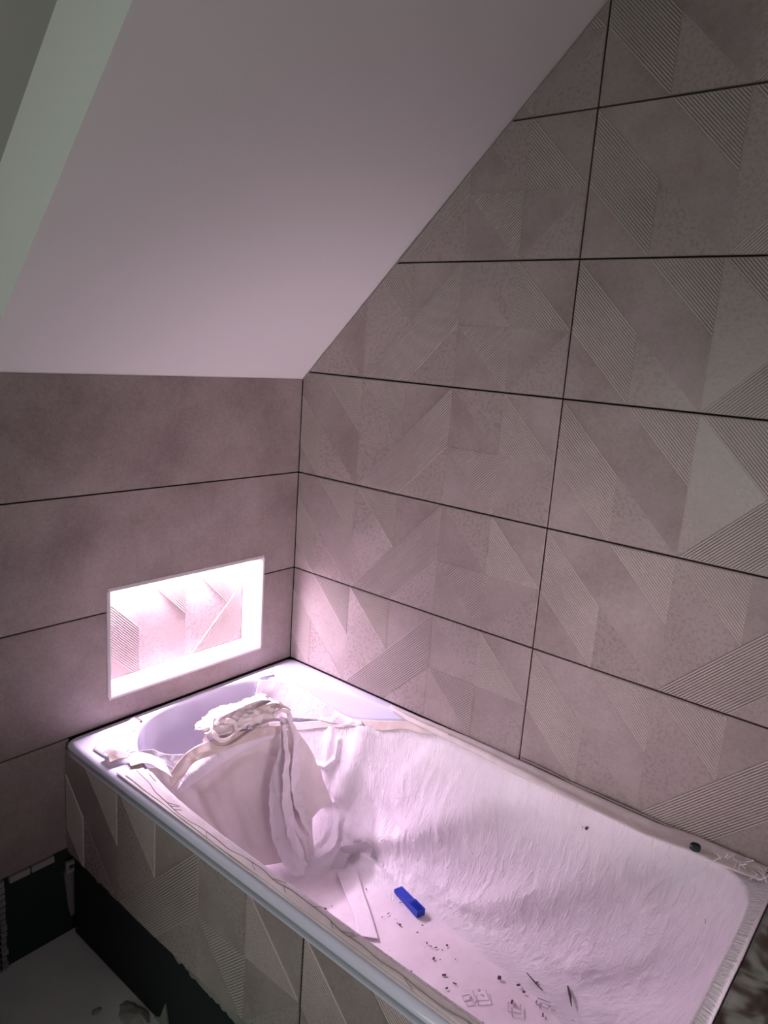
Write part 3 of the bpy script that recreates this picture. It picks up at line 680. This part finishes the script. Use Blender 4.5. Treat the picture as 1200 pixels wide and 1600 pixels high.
mb.build('crease_line', M_CRACK, ft)['kind'] = 'stuff'
# paper and tape scraps on the front left corner
def flat(name, outline, z, mat, lift=.004, seed=0, amp=.006, sub=3):
    bm = bmesh.new(); vs_ = [bm.verts.new((x, y, 0)) for x, y in outline]; f = bm.faces.new(vs_)
    bmesh.ops.triangulate(bm, faces=[f]); bmesh.ops.subdivide_edges(bm, edges=bm.edges[:], cuts=sub, use_grid_fill=True)
    for v in bm.verts:
        c = np.array([v.co.x]), np.array([v.co.y]); v.co.z = z+lift+amp*float(fbm(c[0]*6, c[1]*6, 0, seed, 2)[0])
        v.co = Vector(W(*v.co))
    me = bpy.data.meshes.new(name); bmesh.ops.recalc_face_normals(bm, faces=bm.faces); bm.to_mesh(me); bm.free()
    o = link(name, me, mat, None, True); mo = o.modifiers.new('thickness', 'SOLIDIFY'); mo.thickness = .0006; mo.offset = 0; return o
o = flat('rim_paper', [(-2.41, -.30), (-2.336, -.24), (-2.20, -.22), (-2.09, -.15), (-1.90, -.06), (-1.87, -.12), (-1.93, -.20), (-2.06, -.29), (-2.14, -.42), (-2.22, -.50), (-2.40, -.50)], -2.996, M_PALE, .006, 3, .002)
tag(o, 'pale paper piece lying flat on the front left corner of the rim', 'paper')
o = patch('folded_tape_end', [[(-2.415,-.47,-2.955),(-2.36,-.45,-2.945),(-2.26,-.50,-2.955)], [(-2.42,-.53,-2.93),(-2.36,-.52,-2.92),(-2.27,-.56,-2.94)], [(-2.44,-.60,-2.965),(-2.37,-.61,-2.965),(-2.30,-.63,-2.965)]], 24, 18, M_TAN, .01, 12, 2, .006)
tag(o, 'folded brownish tape end sticking up at the front left rim', 'tape')
o = patch('brown_tape_band', [[(-2.30,-.62,-2.965),(-2.20,-.60,-2.975),(-2.10,-.60,-3.03),(-1.97,-.61,-3.14)], [(-2.35,-.74,-2.968),(-2.25,-.78,-2.97),(-2.14,-.80,-3.06),(-1.99,-.76,-3.22)]], 50, 20, M_TAN, .008, 8, 8, .004)
tag(o, 'brown tape band crossing the front rim beside the cracked tape', 'tape')
o = patch('rim_scrap', [[(-.60,-.16,-2.985),(-.50,-.17,-2.955),(-.42,-.20,-2.98)], [(-.56,-.21,-2.985),(-.49,-.23,-2.93),(-.43,-.24,-2.98)]], 24, 14, M_PAPER, .02, 20, 6, .015)
tag(o, 'tiny curled paper scrap on the rim in the far corner', 'paper scrap')
mb = MB(); mb.box(-1.90, -.17, -2.998, -1.88, -.08, -2.985); o = mb.build('tape_tick', M_DEBRIS)
tag(o, 'small dark sliver on the rim edge at the left of the head end', 'sliver')

# ------------------------------------------------------------------ things in the tub
zf = -4.318
blu = empty('tile_wedge', (-.645, -2.25, zf), 'bright blue plastic tile levelling wedge lying in the bathtub', 'wedge')
a0 = np.array((-.594, -2.083)); a1 = np.array((-.695, -2.409)); d = a1-a0; Lw = np.linalg.norm(d); d /= Lw; e = np.array((-d[1], d[0])); hw = .041
def bfr(s_, t_, h): return (a0[0]+d[0]*s_+e[0]*t_, a0[1]+d[1]*s_+e[1]*t_, zf+h)
mb = MB()
prof = [(0, 0), (Lw, 0), (Lw, .062), (Lw*.62, .052), (Lw*.5, .040), (0, .030)]
vs = [bfr(s_, -hw, h) for s_, h in prof]+[bfr(s_, hw, h) for s_, h in prof]; k = len(prof)
mb.add(vs, [tuple(range(k)), tuple(range(2*k-1, k-1, -1))]+[(i, (i+1) % k, k+(i+1) % k, k+i) for i in range(k)])
w_ = mb.build('wedge_body', M_BLUE, blu)
mb = MB()
for i in range(11):
    s0 = Lw*(.52+.042*i); h0 = np.interp(s0, [p_[0] for p_ in prof[5:2:-1]]+[Lw], [p_[1] for p_ in prof[5:2:-1]]+[.062])
    q = [(s0, h0-.002), (s0+.012, h0-.002), (s0+.012, h0+.005)]
    vs = [bfr(s_, -hw*.8, h) for s_, h in q]+[bfr(s_, hw*.8, h) for s_, h in q]
    mb.add(vs, [(0, 1, 2), (5, 4, 3), (0, 3, 4, 1), (1, 4, 5, 2), (2, 5, 3, 0)])
mb.build('wedge_teeth', M_BLUE, blu)
# tape strip standing up into a loose pocket
st = patch('pale_tape_strip', [[(-.82,-1.56,-4.300),(-.961,-1.80,-4.305),(-1.09,-2.02,-4.305),(-1.23,-2.18,-4.305)], [(-.674,-1.672,-4.300),(-.832,-1.896,-4.305),(-.99,-2.12,-4.305),(-1.135,-2.32,-4.305)]], 60, 14, M_PALE, .006, 9, 41, .003)
tag(st, 'pale tape strip stuck along the bottom of the bathtub', 'tape')
a_ = np.linspace(0, math.pi, 30); rows = []
for k in np.linspace(0, 1, 14):
    c = np.array((-.60+.02*k, -1.56, -4.335)); rx, ry = .20-.05*k, .085
    rows.append([(c[0]+rx*math.cos(q)*.9+.02*k, c[1]+ry*math.sin(q)*(1-.2*k)+rx*math.cos(q)*-.45, c[2]+.15*k+.015*math.sin(3*q)) for q in np.linspace(-.3*math.pi, 1.25*math.pi, 44)])
pk = gridmesh('fleece_pocket', np.array(rows), M_FLEECE, solid=.001); tag(pk, 'small loose fleece pocket bulging at the head of the tub bottom', 'fleece pocket')
mb = MB()
cp = (-.197, -4.271, -2.945); n_ = 24; prof = [(.0, .0), (.034, .0), (.036, .006), (.036, .028), (.032, .034), (.026, .034), (.024, .026), (0, .026)]
vs = [(cp[0]+r_*math.cos(2*math.pi*k/n_), cp[1]+r_*math.sin(2*math.pi*k/n_), cp[2]+h) for r_, h in prof[1:-1] for k in range(n_)]
fs = [(i*n_+k, i*n_+(k+1) % n_, (i+1)*n_+(k+1) % n_, (i+1)*n_+k) for i in range(len(prof)-3) for k in range(n_)]+[tuple(reversed(range(n_))), tuple(range((len(prof)-3)*n_, (len(prof)-2)*n_))]
mb.add(vs, fs); o = mb.build('bottle_cap', M_CAP, None, False); tag(o, 'small dark green round cap on the taped far rim', 'cap')
# debris
mb = MB(); rd_ = random.Random(11)
def chip(mb, x, y, z, s_):
    an = rd_.random()*6.28; a1 = s_*(.6+rd_.random()); b1 = s_*.5*(.5+rd_.random()); c_, s2 = math.cos(an), math.sin(an)
    vs = [(x+c_*u*a1-s2*v*b1, y+s2*u*a1+c_*v*b1, z+h*s_*.5) for h in (0, 1) for u, v in ((-1, -.6), (.8, -1), (1, .7), (-.7, 1))]
    mb.add(vs, [(3,2,1,0),(4,5,6,7),(0,1,5,4),(1,2,6,5),(2,3,7,6),(3,0,4,7)])
for i in range(90):
    x = -.68-1.0*rd_.random(); y = -1.75-2.2*rd_.random()
    chip(mb, x, y, -4.314, .004+.008*rd_.random()**2)
for x, y, s_ in ((-.78,-3.22,.022),(-.735,-3.36,.014),(-.76,-3.42,.014),(-.98,-2.75,.014),(-.86,-2.5,.012),(-.80,-2.75,.012),(-1.05,-2.9,.012),(-.9,-3.4,.012),(-.84,-3.62,.012),(-.62,-3.45,.012)): chip(mb, x, y, -4.312, s_)
o = mb.build('dark_crumbs', M_DEBRIS); tag(o, 'scattered dark crumbs on the bottom of the bathtub', 'crumbs', kind='stuff')
for nm, P, lab, r_ in (('bark_sliver', [(-.600,-3.352,-4.300),(-.635,-3.44,-4.298),(-.661,-3.52,-4.300)], 'thin dark sliver, the straight one nearer the blue wedge', [.003, .006, .003]),
                   ('bark_sliver', [(-.508,-3.648,-4.285),(-.575,-3.70,-4.285),(-.648,-3.747,-4.29)], 'thin dark sliver nearer the foot of the bathtub', [.006, .010, .003])):
    mb = MB(); tube(mb, P, r_, 5); tag(mb.build(nm, M_DEBRIS), lab, 'sliver')
for th_, t_, lab in ((-26, .10, 'small brown insect like bit on the fleece high on the far wall'), (-46, .17, 'tiny dark bit on the fleece near the far foot corner')):
    q = bowl_pt(th_, t_, .055); mb = MB(); chip(mb, q[0], q[1], q[2], .016); tube(mb, [q, q+np.array((-.02, .03, .01)), q+np.array((-.03, .02, -.01))], .002, 4); tag(mb.build('dark_bit', M_DEBRIS), lab, 'debris')
def ushape(c, a, L_, w_):
    mb = MB(); ca, sa = math.cos(a), math.sin(a); P = [(-w_/2, 0), (-w_/2, L_), (w_/2, L_), (w_/2, 0)]
    tube(mb, [(c[0]+u*ca-v*sa, c[1]+u*sa+v*ca, -4.306) for u, v in P], .0045, 6)
    mb.box(c[0]-.008, c[1]-.008, -4.312, c[0]+.008, c[1]+.008, -4.300); return mb
for c, a, L_, w_, lab in (((-.985, -3.17), 2.4, .09, .10, 'clear tile levelling clip lying furthest from the wedge among the front clips'), ((-.90, -3.42), 2.1, .08, .09, 'clear tile levelling clip between the other clips at the tub bottom'),
                     ((-1.08, -3.16), 1.0, .06, .05, 'clear tile levelling clip beside the front wall of the tub'), ((-.74, -3.62), .3, .09, .06, 'clear tile levelling clip next to the dark crumbs near the foot')):
    tag(ushape(c, a, L_, w_).build('tile_clip', M_CLIP), lab, 'tile clip', 'clear tile clips in the tub')

# ------------------------------------------------------------------ under the tub and floor
mb = MB(); mb.prism([(-2.51, -4.235), (-2.455, -4.215), (-2.403, -4.235), (-2.41, -4.663), (-2.43, -4.69), (-2.457, -4.70), (-2.479, -4.60)], fr_left, -.029, -.012)
o = mb.build('sealing_tape', newmat('grey_tape', (.22, .21, .20), .8)); tag(o, 'short pale grey strip hanging in the dark corner under the tiles', 'sealing strip')
mb = MB(); mb.box(-2.51, -.03, -4.16, -2.42, .0, -4.13); mb.box(-2.51, -.03, -4.23, -2.42, .0, -4.205); mb.box(-2.51, -.03, -4.205, -2.49, .0, -4.16); mb.box(-2.44, -.03, -4.205, -2.42, .0, -4.16)
o = mb.build('support_bracket', M_GREYMETAL); tag(o, 'small square bracket in the corner above the hanging grey strip', 'bracket')
def lump(name, c, r, h, seed, label):
    nu, nv = 60, 16; a = np.linspace(0, 2*np.pi, nu+1); e = np.linspace(0, 1, nv); Aa, E = np.meshgrid(a, e)
    rr_ = (1+.35*fbm(np.cos(Aa)*1.7+seed, np.sin(Aa)*1.7, 0, seed, 3)); x = c[0]+r[0]*E*rr_*np.cos(Aa); y = c[1]+r[1]*E*rr_*np.sin(Aa)
    z = FL+h*(1-E**2)*(1+.5*fbm(x*14, y*14, 0, seed, 3)); return tag(gridmesh(name, np.stack([x, y, z], -1), M_ADH), label, 'mortar lump')
lump('mortar_lump', (-2.55, -1.10), (.09, .17), .05, 2, 'large pale lump of dried mortar on the floor against the black board')
lump('mortar_lump', (-2.72, -.86), (.04, .03), .02, 5, 'small pale mortar crumb on the floor left of the large lump')
mb = MB(); mb.prism([(1.22, FL), (1.30, FL+.06), (1.36, FL+.22), (1.40, FL+.05), (1.46, FL)], lambda u, v, h: (-2.44-h, -u, v), 0, .012)
o = mb.build('torn_film', M_ADH); tag(o, 'torn pointed pale film standing at the foot of the black board', 'torn film')
# ledge and mottled cloth beyond the foot of the tub
mb = MB(); mb.box(-2.4, -6.9, FL, -.04, -4.79, -3.13); struct(mb.build('trim_1', M_WALLP))
xs = np.linspace(-2.45, -.03, 90); yy = np.linspace(-6.95, -4.775, 90); XX, YY = np.meshgrid(xs, yy)
ZZ = -3.07+.04*fbm(XX*1.6, YY*1.6, 0, 4, 3)+.02
mc = gridmesh('mottled_cloth', np.stack([XX, YY, ZZ], -1), M_MOTTLE, solid=.003); tag(mc, 'dark green and brown mottled cloth beyond the foot end of the bathtub', 'cloth')
